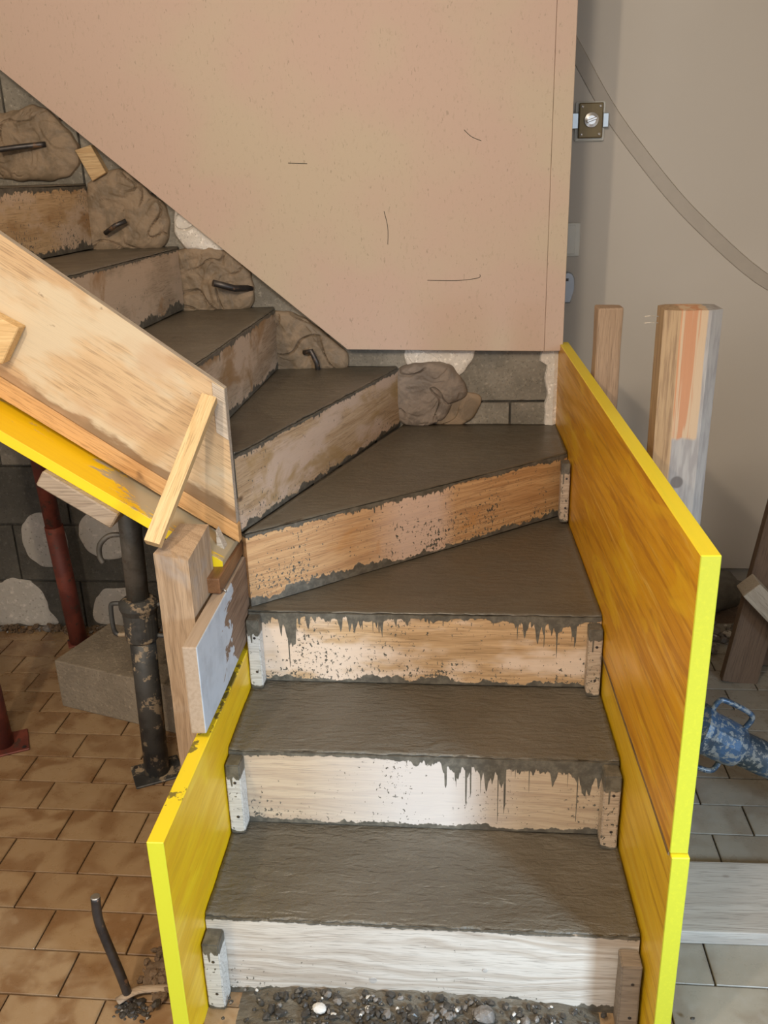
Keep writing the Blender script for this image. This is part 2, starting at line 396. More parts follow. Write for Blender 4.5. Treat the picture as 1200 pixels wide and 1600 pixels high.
M['riser_8'] = wood('pine_tan_dirty', (.62, .43, .24), (.42, .25, .11), 8.8, 20, .6, stain=(.34, .17, .05), stain_amt=.55, white=(.66, .50, .36), white_amt=.4,
    cement=dict(top=.173, base=.004, amp=.12, bot=.012, botn=.030, speck=.95))
M['cleat'] = wood('cleat_wood', (.50, .40, .30), (.34, .25, .17), 9, 60, .6, stain=(.14, .12, .10), stain_amt=.35, cement=dict(top=.15, base=.006, amp=.2, bot=.004, botn=.01, speck=.8))
M['cleat_pale'] = wood('cleat_pale', (.62, .60, .56), (.44, .41, .36), 9.5, 60, .5, stain=(.20, .18, .15), stain_amt=.3, cement=dict(top=.15, base=.008, amp=.25, bot=.004, botn=.01, speck=.7))
M['cleat_dirty'] = wood('cleat_dirty', (.26, .21, .16), (.16, .12, .09), 10.5, 60, .5, stain=(.09, .07, .05), stain_amt=.6)
M['amber_r'] = yellow_face('amber_varnished_face', (.74, .36, .006), (.80, .50, .09), 3, bright=(.80, .47, .01))
M['amber_r2'] = yellow_face('amber_varnished_face_lower', (.80, .50, .010), (.78, .55, .06), 9, bright=(.82, .56, .01))
M['yellow_daylit_l'] = yellow_face('yellow_daylit_varnish_face', (.86, .55, .004), (.80, .46, .01), 6, bright=(.90, .64, .01), sk=.14, dk=.88)  # lit copy of the amber face, daylight put into its brighter yellow
M['yellow_s'] = yellow_face('yellow_worn_face', (.88, .58, .004), (.80, .52, .01), 7, bright=(.88, .60, .01), gloss=.5, dk=.95, sk=.12)
M['soffit'] = soffit_face(); M['soffit_edge'] = yellow_edge('soffit_edge_paint', (.86, .64, .015), 5)
M['edge'] = yellow_edge('lemon_painted_edge')
M['edge_r'] = yellow_edge('lemon_painted_edge_right', (.47, .465, .03), 2)
M['edge_top'] = yellow_edge('yellow_painted_edge', (.82, .64, .02), 4, .05)
M['edge_worn'] = yellow_edge('worn_yellow_edge', (.84, .62, .02), 7, 1.0)
M['concrete'] = concrete_wet('wet_concrete')
M['concrete_smooth'] = concrete_wet('smooth_wet_concrete', .30, (0.094, 0.079, 0.057), (0.118, 0.101, 0.074))
M['block'] = concrete_old('hollow_block', (.17, .152, .12), (.28, .25, .20), 1)
M['block_dark'] = concrete_old('dark_coat_shade_block', (.060, .055, .045), (.095, .088, .072), 13)  # dark coat, with the shade under the flight put into the colour
M['joint'] = concrete_old('block_joint', (.05, .045, .035), (.09, .08, .06), 2)
M['mortar'] = mortar('clay_mortar', (.185, .135, .085), (.29, .21, .135), 1)
M['mortar_grey'] = mortar('grey_mortar', (.17, .135, .105), (.27, .215, .17), 5)
M['plaster'] = concrete_old('white_plaster', (.66, .60, .52), (.80, .75, .68), 4, .85, .2)
M['plaster_dim'] = concrete_old('old_white_plaster', (.40, .37, .32), (.46, .42, .37), 8, .85, .1, .6)

def fibreboard():
    n = N('hardboard'); o = n.obj
    a = n.noise(o, 2.4, 3, .55); b = n.noise(n.vmap((1, 1, .5)), 120, 5, .75); c = n.noise(n.vmap((3, 1, 1), loc=(3, 0, 1)), 9, 4, .6)
    col = n.mix(n.ramp(a, .38, .62), (.56, .45, .325), (.575, .415, .325))
    col = n.mix(n.ramp(b, .54, .72, 0, .36), col, (.34, .255, .17))
    fl = n.noise(n.vmap((1, 1, .40), loc=(9, 0, 0)), 170, 2, .5)
    col = n.mix(n.ramp(fl, .68, .74, 0, .40), col, (.22, .17, .11))
    col = n.mix(n.ramp(c, .30, .22, 0, .3), col, (.70, .58, .45))
    return n.out(col, .62, n.math('ADD', b, fl), .18, .001)
M['panel'] = fibreboard()
def tile(name, t1, t2, t3):
    n = N(name); r = n.rnd(); x, y, z = n.sep()
    o = n.comb(n.math('ADD', x, n.math('MULTIPLY', r, 13.0)), n.math('ADD', y, n.math('MULTIPLY', r, 7.0)), z)
    a = n.noise(o, 9, 3, .5, .6); b = n.noise(o, 30, 4, .65)
    col = n.mix(n.ramp(a, .42, .60), t1, t2)
    col = n.mix(n.ramp(b, .50, .75, 0, .5), col, t3)
    col = n.mix(n.math('MULTIPLY', r, .38), col, tuple((p + q) * .45 for p, q in zip(t1, t2)))
    ed = n.math('MAXIMUM', n.math('MULTIPLY', n.math('ABSOLUTE', x), 1 / .091), n.math('MULTIPLY', n.math('ABSOLUTE', y), 1 / .049))
    col = n.mix(n.ramp(ed, .93, 1.0, 0, .3), col, tuple(q * .7 for q in t2))
    return n.out(col, n.ramp(b, .3, .7, .22, .42), n.math('ADD', a, n.math('MULTIPLY', b, .3)), .15, .002)
M['tile'] = tile('brown_glazed_tile', (.335, .225, .122), (.215, .120, .055), (.39, .28, .17))
M['tile_daylit'] = tile('grey_daylit_tile', (.30, .275, .225), (.235, .20, .155), (.36, .34, .30))  # right-hand copy of the tile, greyed by daylight put into its colour
M['grout'] = concrete_old('grout', (.13, .085, .055), (.20, .14, .095), 3)
M['dirt'] = concrete_old('dirt', (.085, .055, .03), (.15, .10, .06), 6)
M['stone'] = concrete_old('gravel_stone', (.13, .115, .10), (.22, .20, .18), 7, .6)
M['stone_dark'] = plain('wet_gravel', (.055, .048, .04), .35, 0, .4, 60)
M['stone_white'] = plain('white_gravel', (.60, .57, .52), .5)
def door_paint():
    n = N('painted_door'); a = n.noise(n.obj, 1.5, 3, .5)
    return n.out(n.mix(n.ramp(a, .35, .65), (.60, .55, .48), (.55, .50, .43)), .42, n.noise(n.obj, 60, 3), .05, .001)
M['door'] = door_paint()
M['door_band'] = plain('door_band_tone', (.48, .43, .365), .5, 0, .05)
M['wallpaint'] = plain('wall_paint', (.42, .38, .32), .85, 0, .08)
M['ply'] = wood('plywood_sheet', (.62, .44, .25), (.46, .29, .15), 12, 9, .65, stain=(.40, .27, .15), stain_amt=.22, white=(.62, .52, .36), white_amt=.35, rough=.5, long=.7, band=.026)
M['ply_edge'] = wood('plywood_edge', (.58, .50, .40), (.36, .28, .20), 13, 200, .7)
M['plank_or'] = wood('orange_plank', (.62, .36, .15), (.48, .24, .08), 14, 26, .6, stain=(.13, .065, .025), stain_amt=.42, rough=.5)
M['plank_dark'] = wood('dark_stained_strip', (.28, .15, .06), (.13, .06, .025), 15, 26, .6, stain=(.55, .38, .2), stain_amt=.2)
M['pine_new'] = wood('new_pine_batten', (.74, .52, .26), (.58, .36, .15), 16, 40, .6, stain=(.22, .13, .06), stain_amt=.05)
M['pine_cut'] = wood('pine_cut_end', (.58, .50, .40), (.40, .32, .22), 17, 70, .6)
M['post_l'] = wood('rough_post', (.50, .36, .235), (.33, .22, .13), 18, 30, .7, stain=(.40, .36, .33), stain_amt=.4)
def grey_plank():
    n = N('blue_grey_faced_plank'); o = n.obj; x, y, z = n.sep()
    a = n.noise(n.vmap((2.2, 2, 5)), 2.4, 4, .65, .5)
    w = n.noise(n.vmap((3, 60, 60)), 2.5, 4, .6)
    bare = n.mix(n.ramp(w, .4, .65), (.24, .155, .10), (.15, .09, .055))
    paint = n.mix(n.ramp(n.noise(o, 22, 4, .6), .4, .7), (.50, .55, .60), (.42, .46, .50))  # patchy blue-grey tone, kept to the inner face
    k = n.ramp(n.math('ADD', n.math('MULTIPLY', x, 1.5), n.math('MULTIPLY', n.math('SUBTRACT', a, .5), 1.1)), .34, .36)
    k2 = n.ramp(n.math('ADD', n.math('MULTIPLY', z, -5.0), n.math('MULTIPLY', a, .9)), -.14, -.12, 1, 0)
    side = n.ramp(y, -.0125, -.0115)
    tan = n.mix(n.ramp(w, .4, .65), (.42, .32, .23), (.37, .275, .19))
    c = n.mix(side, n.mix(n.math('MAXIMUM', k, k2), paint, bare), tan)
    return n.out(c, .6, w, .3, .0015)
M['grey_plank'] = grey_plank()
M['brown_seam'] = wood('seam_bare_wood', (.20, .12, .05), (.08, .045, .02), 31, 40, .8)
M['brown_wet'] = wood('dark_varnished_block', (.22, .105, .045), (.12, .05, .02), 20, 20, .6, rough=.35)
M['post_big_side'] = wood('post_tan_side', (.52, .36, .21), (.34, .22, .12), 21, 24, .7)
def post_big():
    n = N('peeled_grey_post'); x, y, z = n.sep()
    st = n.noise(n.comb(n.math('MULTIPLY', x, 1.4), n.math('MULTIPLY', y, 30), n.math('MULTIPLY', z, 30)), 1.6, 4, .6, .3)
    w = n.noise(n.vmap((5, 90, 90)), 2.2, 4, .6)
    grey = n.mix(n.ramp(n.noise(n.vmap((6, 40, 40)), 2, 3), .4, .65), (.36, .34, .32), (.27, .25, .24))
    peel = n.mix(n.ramp(st, .45, .52), (.46, .22, .11), (.50, .36, .23))
    tan = n.mix(n.ramp(w, .4, .65), (.38, .26, .145), (.25, .16, .09))
    edge = n.math('ADD', y, n.math('MULTIPLY', n.math('SUBTRACT', st, .5), .02))
    col = n.mix(n.ramp(edge, -.024, -.021), grey, n.mix(n.ramp(edge, .022, .025), peel, tan))
    ztr = n.math('ADD', x, n.math('MULTIPLY', n.noise(n.obj, 30, 2), .03))
    low = n.math('MULTIPLY', n.ramp(ztr, .935, .925), n.ramp(edge, .024, .020))
    col = n.mix(low, col, grey)
    kn = n.vmap(loc=(-.83, -.005, 0)); kx, ky, kz = n.sep(kn)
    kd = n.math('SQRT', n.math('ADD', n.math('MULTIPLY', kx, kx), n.math('MULTIPLY', ky, ky)))
    col = n.mix(n.ramp(kd, .014, .010, 0, .8), col, (.12, .10, .09))
    return n.out(col, .7, n.math('ADD', w, st), .35, .0022)
M['post_big'] = post_big()
M['post_small'] = wood('rough_small_post', (.42, .29, .19), (.30, .20, .125), 23, 60, .6, rough=.85)
M['timber_dark'] = wood('dark_leaning_timber', (.17, .11, .07), (.11, .07, .045), 24, 30, .6)
M['timber_grey'] = wood('grey_weathered_plank', (.46, .43, .39), (.34, .30, .26), 25, 18, .6, knots=.35)
M['timber_pale'] = wood('pale_plank', (.40, .35, .28), (.30, .25, .19), 26, 30, .5)
M['bearer'] = wood('weathered_bearer', (.40, .31, .22), (.26, .19, .13), 27, 50, .7)
M['rust_red'] = metal('red_oxide_tube', (.22, .055, .035), (.14, .035, .025), .6, .2, (.07, .035, .025), .3)
M['prop_black'] = metal('prop_black_cement', (.05, .05, .05), (.09, .09, .085), .55, .5, (.30, .23, .15), .55, 22)
M['prop_grey'] = metal('prop_grey_tube', (.20, .185, .16), (.13, .12, .10), .55, .5, (.10, .08, .06), .3)
M['prop_blue'] = metal('prop_blue_cement', (.03, .05, .075), (.04, .085, .16), .4, .3, (.17, .18, .18), .8, 75)
M['steel_dark'] = metal('rebar_steel', (.06, .055, .055), (.10, .09, .085), .45, .7, (.16, .09, .05), .2)
M['steel_bright'] = plain('zinc_steel', (.62, .70, .76), .3, .7, .1)
M['brass'] = plain('bronze_plate', (.17, .125, .06), .38, .5, .1)
M['chrome'] = plain('knob_chrome', (.75, .75, .74), .22, .9, .05)
M['cream'] = plain('cream_plastic', (.80, .80, .74), .45, 0, .04)
M['alu'] = plain('grey_aluminium', (.42, .45, .50), .4, .5, .06)
M['sack'] = plain('grey_sack', (.16, .15, .13), .9, 0, .3)
M['block_stone'] = concrete_old('dusty_block', (.20, .165, .12), (.27, .225, .165), 11, .9, .35)
M['orange_wood'] = wood('wedge_wood', (.60, .42, .22), (.42, .24, .10), 30, 40, .5)
M['nail'] = plain('nail_steel', (.45, .44, .42), .35, .9, .1)

# ------------------------------------------------------------------ the setting
fl = box('floor', (-2.4, -1.0, -.10), (2.2, 3.3, -.010), M['grout'], bev=0); tag(fl, kind='structure')
TW, TD = .1855, .1022
tm = {}
def add_tile(cx, cy, w, d):
    key = (round(w, 4), round(d, 4), cx > .3)
    if key not in tm:
        bm = box_bm((-w / 2, -d / 2, -.010), (w / 2, d / 2, 0), .0012)
        bmesh.ops.recalc_face_normals(bm, faces=bm.faces)
        me = bpy.data.meshes.new('tile'); bm.to_mesh(me); bm.free(); me.materials.append(M['tile_daylit' if cx > .3 else 'tile']); tm[key] = me
    o = bpy.data.objects.new('tile', tm[key]); C.objects.link(o); o.parent = fl
    o.location = (cx, cy, random.Random(int(cx * 991 + cy * 577)).uniform(-.0006, .0006)); o.rotation_euler = (0, 0, 0)
random.seed(4)
rows = [(1.4795 + k * TD, k) for k in range(-4, 12)]
back = []
for yb, k in rows:
    off = -.842 if k % 2 == 0 else -.842 - TW / 2
    for i in range(-5, 12):
        x0 = off + i * TW; x1 = x0 + TW; cx = (x0 + x1) / 2; cy = yb + TD / 2
        if (-1.75 < cx < -.47 and .95 < cy < 2.6) or (.27 < cx < 1.25 and 1.0 < cy < 2.9) or (-.6 < cx < .4 and cy < 1.23):
            add_tile(cx, cy, TW - .0030, TD - .0030)
        else: back.append((cx, cy))
bm = bmesh.new()
for cx, cy in back:
    a = (cx - TW / 2 + .002, cy - TD / 2 + .002); b = (cx + TW / 2 - .002, cy + TD / 2 - .002)
    v = [bm.verts.new(p) for p in ((a[0], a[1], -.001), (b[0], a[1], -.001), (b[0], b[1], -.001), (a[0], b[1], -.001))]; bm.faces.new(v)
t = bm_obj('floor_tiles', bm, M['tile'], fl); tag(t, kind='stuff')

wb = box('wall_back', (-2.4, 2.606, -.01), (.252, 2.80, 2.5), M['joint'], bev=0); tag(wb, kind='structure')
bmesh_cache = {}
def wall_block(x0, x1, z0, z1):
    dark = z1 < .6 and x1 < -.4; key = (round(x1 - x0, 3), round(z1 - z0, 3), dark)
    if key not in bmesh_cache:
        w, h = key[:2]
        bm = box_bm((-w / 2, 0, -h / 2), (w / 2, .012, h / 2), .003, 2); me = bpy.data.meshes.new('block')
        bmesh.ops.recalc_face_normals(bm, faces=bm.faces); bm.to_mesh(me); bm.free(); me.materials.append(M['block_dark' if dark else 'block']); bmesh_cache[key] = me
    o = bpy.data.objects.new('block', bmesh_cache[key]); C.objects.link(o); o.parent = wb
    o.location = ((x0 + x1) / 2, 2.597, (z0 + z1) / 2)
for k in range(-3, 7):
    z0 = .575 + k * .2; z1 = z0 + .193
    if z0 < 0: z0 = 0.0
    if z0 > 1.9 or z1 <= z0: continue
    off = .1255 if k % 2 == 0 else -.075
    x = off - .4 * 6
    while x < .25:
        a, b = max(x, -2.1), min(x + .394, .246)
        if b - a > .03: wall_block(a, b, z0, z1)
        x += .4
WY = 2.5965
patch('mortar_patch', [(-1.287, 1.595), (-1.175, 1.607), (-1.11, 1.557), (-1.076, 1.483), (-1.113, 1.425), (-1.208, 1.411), (-1.319, 1.423), (-1.426, 1.459), (-1.402, 1.575)], WY, .030, M['mortar'], wb, 1)
patch('mortar_patch', [(-1.069, 1.407), (-1.039, 1.423), (-0.962, 1.443), (-0.888, 1.377), (-0.844, 1.325), (-0.860, 1.235), (-0.972, 1.222), (-1.095, 1.225)], WY, .029, M['mortar'], wb, 2.7)
patch('mortar_patch', [(-0.830, 1.221), (-0.729, 1.232), (-0.648, 1.2), (-0.616, 1.129), (-0.620, 1.060), (-0.65, 1.048), (-0.736, 1.043), (-0.842, 1.04), (-0.850, 1.132)], WY, .030, M['mortar'], wb, 5.2)
patch('mortar_patch', [(-0.575, 1.047), (-0.483, 1.030), (-0.393, 0.961), (-0.348, 0.914), (-0.370, 0.870), (-0.473, 0.866), (-0.575, 0.863), (-0.595, 0.945)], WY, .027, M['mortar'], wb, 7.9)
patch('mortar_patch', [(-0.215, 0.872), (-0.152, 0.893), (-0.059, 0.890), (-0.022, 0.846), (0.000, 0.798), (-0.046, 0.760), (-0.079, 0.715), (-0.174, 0.692), (-0.225, 0.751)], WY, .027, M['mortar_grey'], wb, 10.3)
patch('mortar_patch', [(-.085, .77), (-.03, .795), (.035, .79), (.03, .75), (-.01, .705), (-.09, .69)], WY, .014, M['mortar'], wb, 11.9, .7)
patch('plaster_patch', [(-0.825, 1.345), (-0.776, 1.320), (-0.685, 1.227), (-0.73, 1.215), (-0.802, 1.225), (-0.827, 1.265)], WY, .028, M['plaster'], wb, 3, .8)
patch('plaster_patch', [(-0.183, 0.99), (0.014, 0.99), (0.013, 0.905), (-0.006, 0.864), (-0.05, 0.840), (-0.069, 0.87), (-0.171, 0.875), (-0.183, 0.913)], WY, .012, M['plaster'], wb, 4, .7)
for i, (cx, cz, rx, rz) in enumerate(((-1.375, .317, .080, .098), (-1.165, .342, .092, .092))):
    patch('plaster_patch', [(cx + rx * math.cos(t * .5236), cz + rz * math.sin(t * .5236)) for t in range(12)], WY, .005, M['plaster_dim'], wb, 20 + i, .15, wobble=.004)
patch('plaster_patch', [(-1.70, 0.14), (-1.555, 0.165), (-1.495, 0.182), (-1.423, 0.145), (-1.402, 0.074), (-1.385, 0.01), (-1.517, 0.005), (-1.70, 0.004)], WY, .006, M['plaster_dim'], wb, 30, .3)
patch('plaster_patch', [(-1.235, 0.113), (-1.19, 0.145), (-1.08, 0.14), (-1.06, 0.02), (-1.241, 0.02)], WY, .006, M['plaster_dim'], wb, 31, .3)
# plaster return at the end of the block wall
bm = bmesh.new(); cols = []
for j in range(26):
    z = .70 + (1.02 - .70) * j / 25
    xl = .222 + noise.noise(Vector((3, 0, z * 22))) * .014 - (.018 if .885 < z < .925 else 0)
    cols.append([bm.verts.new((xl, 2.600, z)), bm.verts.new((xl + .004, 2.588, z)), bm.verts.new((.245, 2.584 + noise.noise(Vector((z * 40, 1, 0))) * .004, z)), bm.verts.new((.262, 2.590, z)), bm.verts.new((.262, 2.640, z))])
for j in range(25):
    for k in range(4): bm.faces.new((cols[j][k], cols[j][k + 1], cols[j + 1][k + 1], cols[j + 1][k]))
bm_obj('plaster_strip', bm, M['plaster'], wb)
box('plaster_strip', (.2525, 2.62, 0), (.262, 2.80, 2.5), M['wallpaint'], wb, bev=0)
box('painted_edge', (.2625, 2.583, .70), (.2655, 2.612, .955), M['rust_red'], wb, bev=.0005)
# masonry side of the lower wall, rubble along its foot
rb = rubble('rubble_strip', lambda r: (r.uniform(-1.85, -.50), 2.585 - abs(r.gauss(0, .022)), r.uniform(0, .012)), 420, .004, .013, M['dirt'], mats=[M['dirt'], M['stone']], seed=5)
tag(rb, 'strip of earth and small rubble along the foot of the block wall', 'rubble', kind='stuff')
# far painted door wall, seen right of the hardboard
wf = box('wall_far', (-.3, 2.99, 0), (2.2, 3.10, 2.5), M['wallpaint'], bev=0); tag(wf, kind='structure')
wr = box('wall_right', (2.1, -1.0, 0), (2.2, 2.99, 2.5), M['wallpaint'], bev=0); tag(wr, kind='structure')
wl = box('wall_left', (-2.4, -1.0, 0), (-2.3, 2.6, 2.5), M['wallpaint'], bev=0); tag(wl, kind='structure')
ce = box('ceiling', (-2.4, -1.0, 2.5), (2.2, 3.1, 2.6), M['wallpaint'], bev=0); tag(ce, kind='structure')
DY = 2.95
dr = empty('door_1', (.70, DY + .02, 0)); tag(dr, kind='structure')
box('door_leaf', (.20, DY, .085), (1.25, DY + .035, 2.2), M['door'], dr, bev=.003)
# raised band standing in for a darker curve across the door
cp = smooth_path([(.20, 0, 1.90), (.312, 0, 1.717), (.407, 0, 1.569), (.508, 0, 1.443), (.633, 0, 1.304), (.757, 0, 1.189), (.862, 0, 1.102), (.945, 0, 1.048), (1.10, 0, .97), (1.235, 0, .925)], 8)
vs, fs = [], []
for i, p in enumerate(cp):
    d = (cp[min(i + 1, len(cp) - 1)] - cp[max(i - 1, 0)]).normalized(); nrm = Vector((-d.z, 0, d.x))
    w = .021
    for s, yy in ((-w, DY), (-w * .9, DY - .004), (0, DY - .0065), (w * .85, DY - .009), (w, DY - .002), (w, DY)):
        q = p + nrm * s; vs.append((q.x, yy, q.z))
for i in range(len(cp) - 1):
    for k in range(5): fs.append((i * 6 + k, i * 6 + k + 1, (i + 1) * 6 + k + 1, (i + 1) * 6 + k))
tag(mesh_obj('curved_band', vs, fs, M['door_band'], dr), 'darker curved band sweeping down the door')
# bolt lock: plate, bar, knob, screws as pieces of one part
bl = box('bolt_lock', (.320, DY - .030, 1.490), (.390, DY, 1.586), M['brass'], dr, bev=.003, seg=2); bl['label'] = 'bronze surface bolt lock'
box('lock_base', (.312, DY - .014, 1.482), (.398, DY, 1.590), M['cream'], bl, bev=.003)
box('bolt', (.270, DY - .024, 1.516), (.320, DY - .008, 1.560), M['steel_bright'], bl, bev=.002)
box('bolt', (.390, DY - .024, 1.518), (.408, DY - .008, 1.558), M['steel_bright'], bl, bev=.002)
lathe('knob', [(0, .020), (.003, .0215), (.009, .0205), (.011, .012)], (.356, DY - .030, 1.539), (.356, DY - .05, 1.539), M['chrome'], bl, 28)
beam('knob_bar', (.341, DY - .045, 1.534), (.371, DY - .045, 1.544), .010, .0075, M['chrome'], bl, bev=.002)
for sx, sz in ((.329, 1.500), (.381, 1.500), (.329, 1.576), (.381, 1.576)):
    lathe('screw', [(0, .0045), (.002, .004), (.003, .001)], (sx, DY - .030, sz), (sx, DY - .04, sz), M['chrome'], bl, 12)
hd = empty('door_handle', (.305, DY, 1.06)); hd.parent = dr; hd.matrix_parent_inverse = dr.matrix_world.inverted(); hd['label'] = 'grey metal lever handle'
lathe('handle_rose', [(0, .026), (.008, .026), (.010, .022)], (.300, DY, 1.075), (.300, DY - .02, 1.075), M['alu'], hd, 24)
prism('lever', [(.284, 1.088), (.292, 1.103), (.306, 1.109), (.320, 1.103), (.328, 1.088), (.326, 1.055), (.318, 1.012), (.288, 1.012)], DY - .052, DY - .036, M['alu'], 'y', hd, bev=.004)
box('spindle_hole', (.300, DY - .0535, 1.080), (.308, DY - .0515, 1.088), M['steel_dark'], hd, bev=0)
tube('handle_neck', [(.306, DY - .036, 1.078), (.306, DY - .006, 1.078)], .010, M['alu'], hd)
sw = empty('switch_plate', (.31, DY - .001, 1.2)); tag(sw, 'cream plastic switch plate half hidden behind the hardboard edge', 'switch')
box('plate', (.270, DY - .010, 1.150), (.3420, DY, 1.250), M['cream'], sw, bev=.004, seg=2)
box('rocker', (.275, DY - .014, 1.158), (.3265, DY - .0102, 1.244), M['cream'], sw, bev=.0015)

# ------------------------------------------------------------------ hardboard panel over the wall
pn = empty('hardboard_panel', (.0, 2.56, 1.6)); tag(pn, 'large beige hardboard sheet with a slanted lower edge covering the stair wall', 'panel')
PY0, PY1 = 2.556, 2.563
prism('sheet', [(.2120, .9262), (.2148, 2.44), (-2.1, 2.44), (-2.1, 2.408), (-1.266, 1.708), (-.347, .937)], PY0, PY1, M['panel'], 'y', pn, bev=.001)
prism('edge_strip', [(.2640, .9265), (.2660, 2.44), (.2155, 2.44), (.2127, .9262)], PY0 + .001, PY1, M['panel'], 'y', pn, bev=.001)
for pts in ([(-.015, 1.509), (.004, 1.492), (.030, 1.481)], [(-.231, 1.312), (-.222, 1.27), (-.223, 1.225)], [(-.115, 1.127), (-.03, 1.125), (.025, 1.131), (.030, 1.140)], [(-.487, 1.441), (-.435, 1.438)]):
    tube('scratch', smooth_path([(a, PY0 - .0001, b) for a, b in pts], 5), .0009, M['joint'], pn, 5)
for x in (-1.6, -.9, -.35, .20): beam('batten', (x, 2.580, 2.42), (x, 2.580, max(1.0, 1.22 - (x + .35) * .84 if x < -.35 else 1.02)), .04, .033, M['bearer'], pn, up=(0, 1, 0))

# ------------------------------------------------------------------ stairs
h = .175; T = .027
def XR(y): return .3358 - .031 * y
def XL(y): return -.4365 - .022 * y
Y1, Y2, Y3 = 1.204, 1.453, 1.708
NW = (-.474, 1.722)
R4R = (XR(2.30) - .004, 2.305); R5R = (-.203, 2.585)
st = empty('concrete_stairs', (-.1, 1.5, 0)); tag(st, 'wet grey poured concrete winder stairs between the wooden formwork', 'stairs')
def tread(fl_, fr_, br_, bl_, z, bottom, seed, lip_in=.028, ripple=1.0):
    """surface of one step: front left, front right, back right, back left corners"""
    A, B, Cc, D = [Vector((p[0], p[1], 0)) for p in (fl_, fr_, br_, bl_)]
    nx, ny = 90, 40; vs = []; fs = []
    for j in range(ny + 1):
        v = j / ny; v = v * v * .35 + v * .65 if j else 0
        for i in range(nx + 1):
            u = i / nx; p = (A.lerp(B, u)).lerp(D.lerp(Cc, u), v)
            f = (A.lerp(B, u)); inward = (D.lerp(Cc, u) - f)
            if j <= 1 and inward.length > .01:
                rag = (noise.noise(Vector((u * 60, seed, 0))) * .5 + noise.noise(Vector((u * 19, seed, 4))) * .5)
                p = p + inward.normalized() * (rag * .007 + .003) * (1 if j == 0 else .4)
            q = Vector((p.x * 10, p.y * 36, seed)); zz = noise.fractal(q, .8, 2, 4) * .0014 * ripple + noise.noise(Vector((p.x * 4, p.y * 6, seed))) * .002
            edge = min(i, nx - i) / nx
            if edge < .02: zz += .003 * (1 - edge / .02)
            if j == 0: zz -= .0025
            if v > .97: zz += .003
            vs.append((p.x, p.y, z + .0025 + zz))
    W = nx + 1
    for j in range(ny):
        for i in range(nx): fs.append((j * W + i, j * W + i + 1, (j + 1) * W + i + 1, (j + 1) * W + i))
    fd = (D - A); bd = (Cc - B)
    def down(idx):
        base = len(vs)
        for q in idx: vs.append((vs[q][0], vs[q][1], bottom))
        for k in range(len(idx) - 1): fs.append((idx[k], idx[k + 1], base + k + 1, base + k))
        return list(range(base, base + len(idx)))
    # front: thin lip over the riser board, then down behind it
    fi = list(range(0, nx + 1)); b1 = len(vs)
    for q in fi: vs.append((vs[q][0], vs[q][1], z - .0005))
    b2 = len(vs)
    for k, q in enumerate(fi):
        u = k / nx; f = A.lerp(B, u); inw = (D.lerp(Cc, u) - f); s = min(lip_in, inw.length * .9)
        g = f + (inw.normalized() * s if inw.length > 1e-4 else Vector((0, 0, 0))); vs.append((g.x, g.y, z - .0005))
    b3 = len(vs)
    for k in range(nx + 1): vs.append((vs[b2 + k][0], vs[b2 + k][1], bottom))
    for k in range(nx):
        fs.append((k, b1 + k, b1 + k + 1, k + 1)); fs.append((b1 + k, b2 + k, b2 + k + 1, b1 + k + 1)); fs.append((b2 + k, b3 + k, b3 + k + 1, b2 + k + 1))
    down([ny * W + i for i in range(nx + 1)]); down([j * W for j in range(ny + 1)]); down([j * W + nx for j in range(ny + 1)])
    return mesh_obj('tread', vs, fs, M['concrete' if seed <= 2 else 'concrete_smooth'], st, smooth=True)
e = .002
tread((XL(Y1) + e, Y1), (XR(Y1) - e, Y1), (XR(Y2) - e, Y2 + T), (XL(Y2) + e, Y2 + T), h, 0.0, 1, ripple=1.6)
tread((XL(Y2) + e, Y2), (XR(Y2) - e, Y2), (XR(Y3) - e, Y3 + T), (XL(Y3) + e, Y3 + T), 2 * h, .02, 2, ripple=1.3)
tread((XL(Y3) + e, Y3), (XR(Y3) - e, Y3), (XR(2.33) - e, 2.335), (-.472, 1.745), 3 * h, .05, 3, ripple=.8)
tread((-.470, NW[1]), R4R, (.256, 2.592), (-.19, 2.592), 4 * h, .1, 4, ripple=.7)
# fifth step: corner post, right wall, back wall, riser six
tread((-.474, 1.724), (-.204, 2.590), (-.585, 2.594), (-.585, 1.735), 5 * h, .78, 5, ripple=.7)
tread((-.557, 1.735), (-.557, 2.594), (-.850, 2.596), (-.850, 1.735), 6 * h, .95, 6, ripple=.7)
tread((-.825, 1.735), (-.822, 2.596), (-1.095, 2.596), (-1.095, 1.735), 7 * h, 1.14, 7, ripple=.7)
tread((-1.070, 1.735), (-1.070, 2.596), (-1.45, 2.594), (-1.45, 1.735), 8 * h, 1.31, 8, ripple=.7)
def sof(x): return .690 - .654 * (x + .478)
prism('waist_slab', [(-.49, sof(-.49) + .002), (-1.75, sof(-1.75) + .002), (-1.75, sof(-1.75) + .10), (-.49, sof(-.49) + .10)], 1.725, 2.596, M['concrete'], 'y', st)

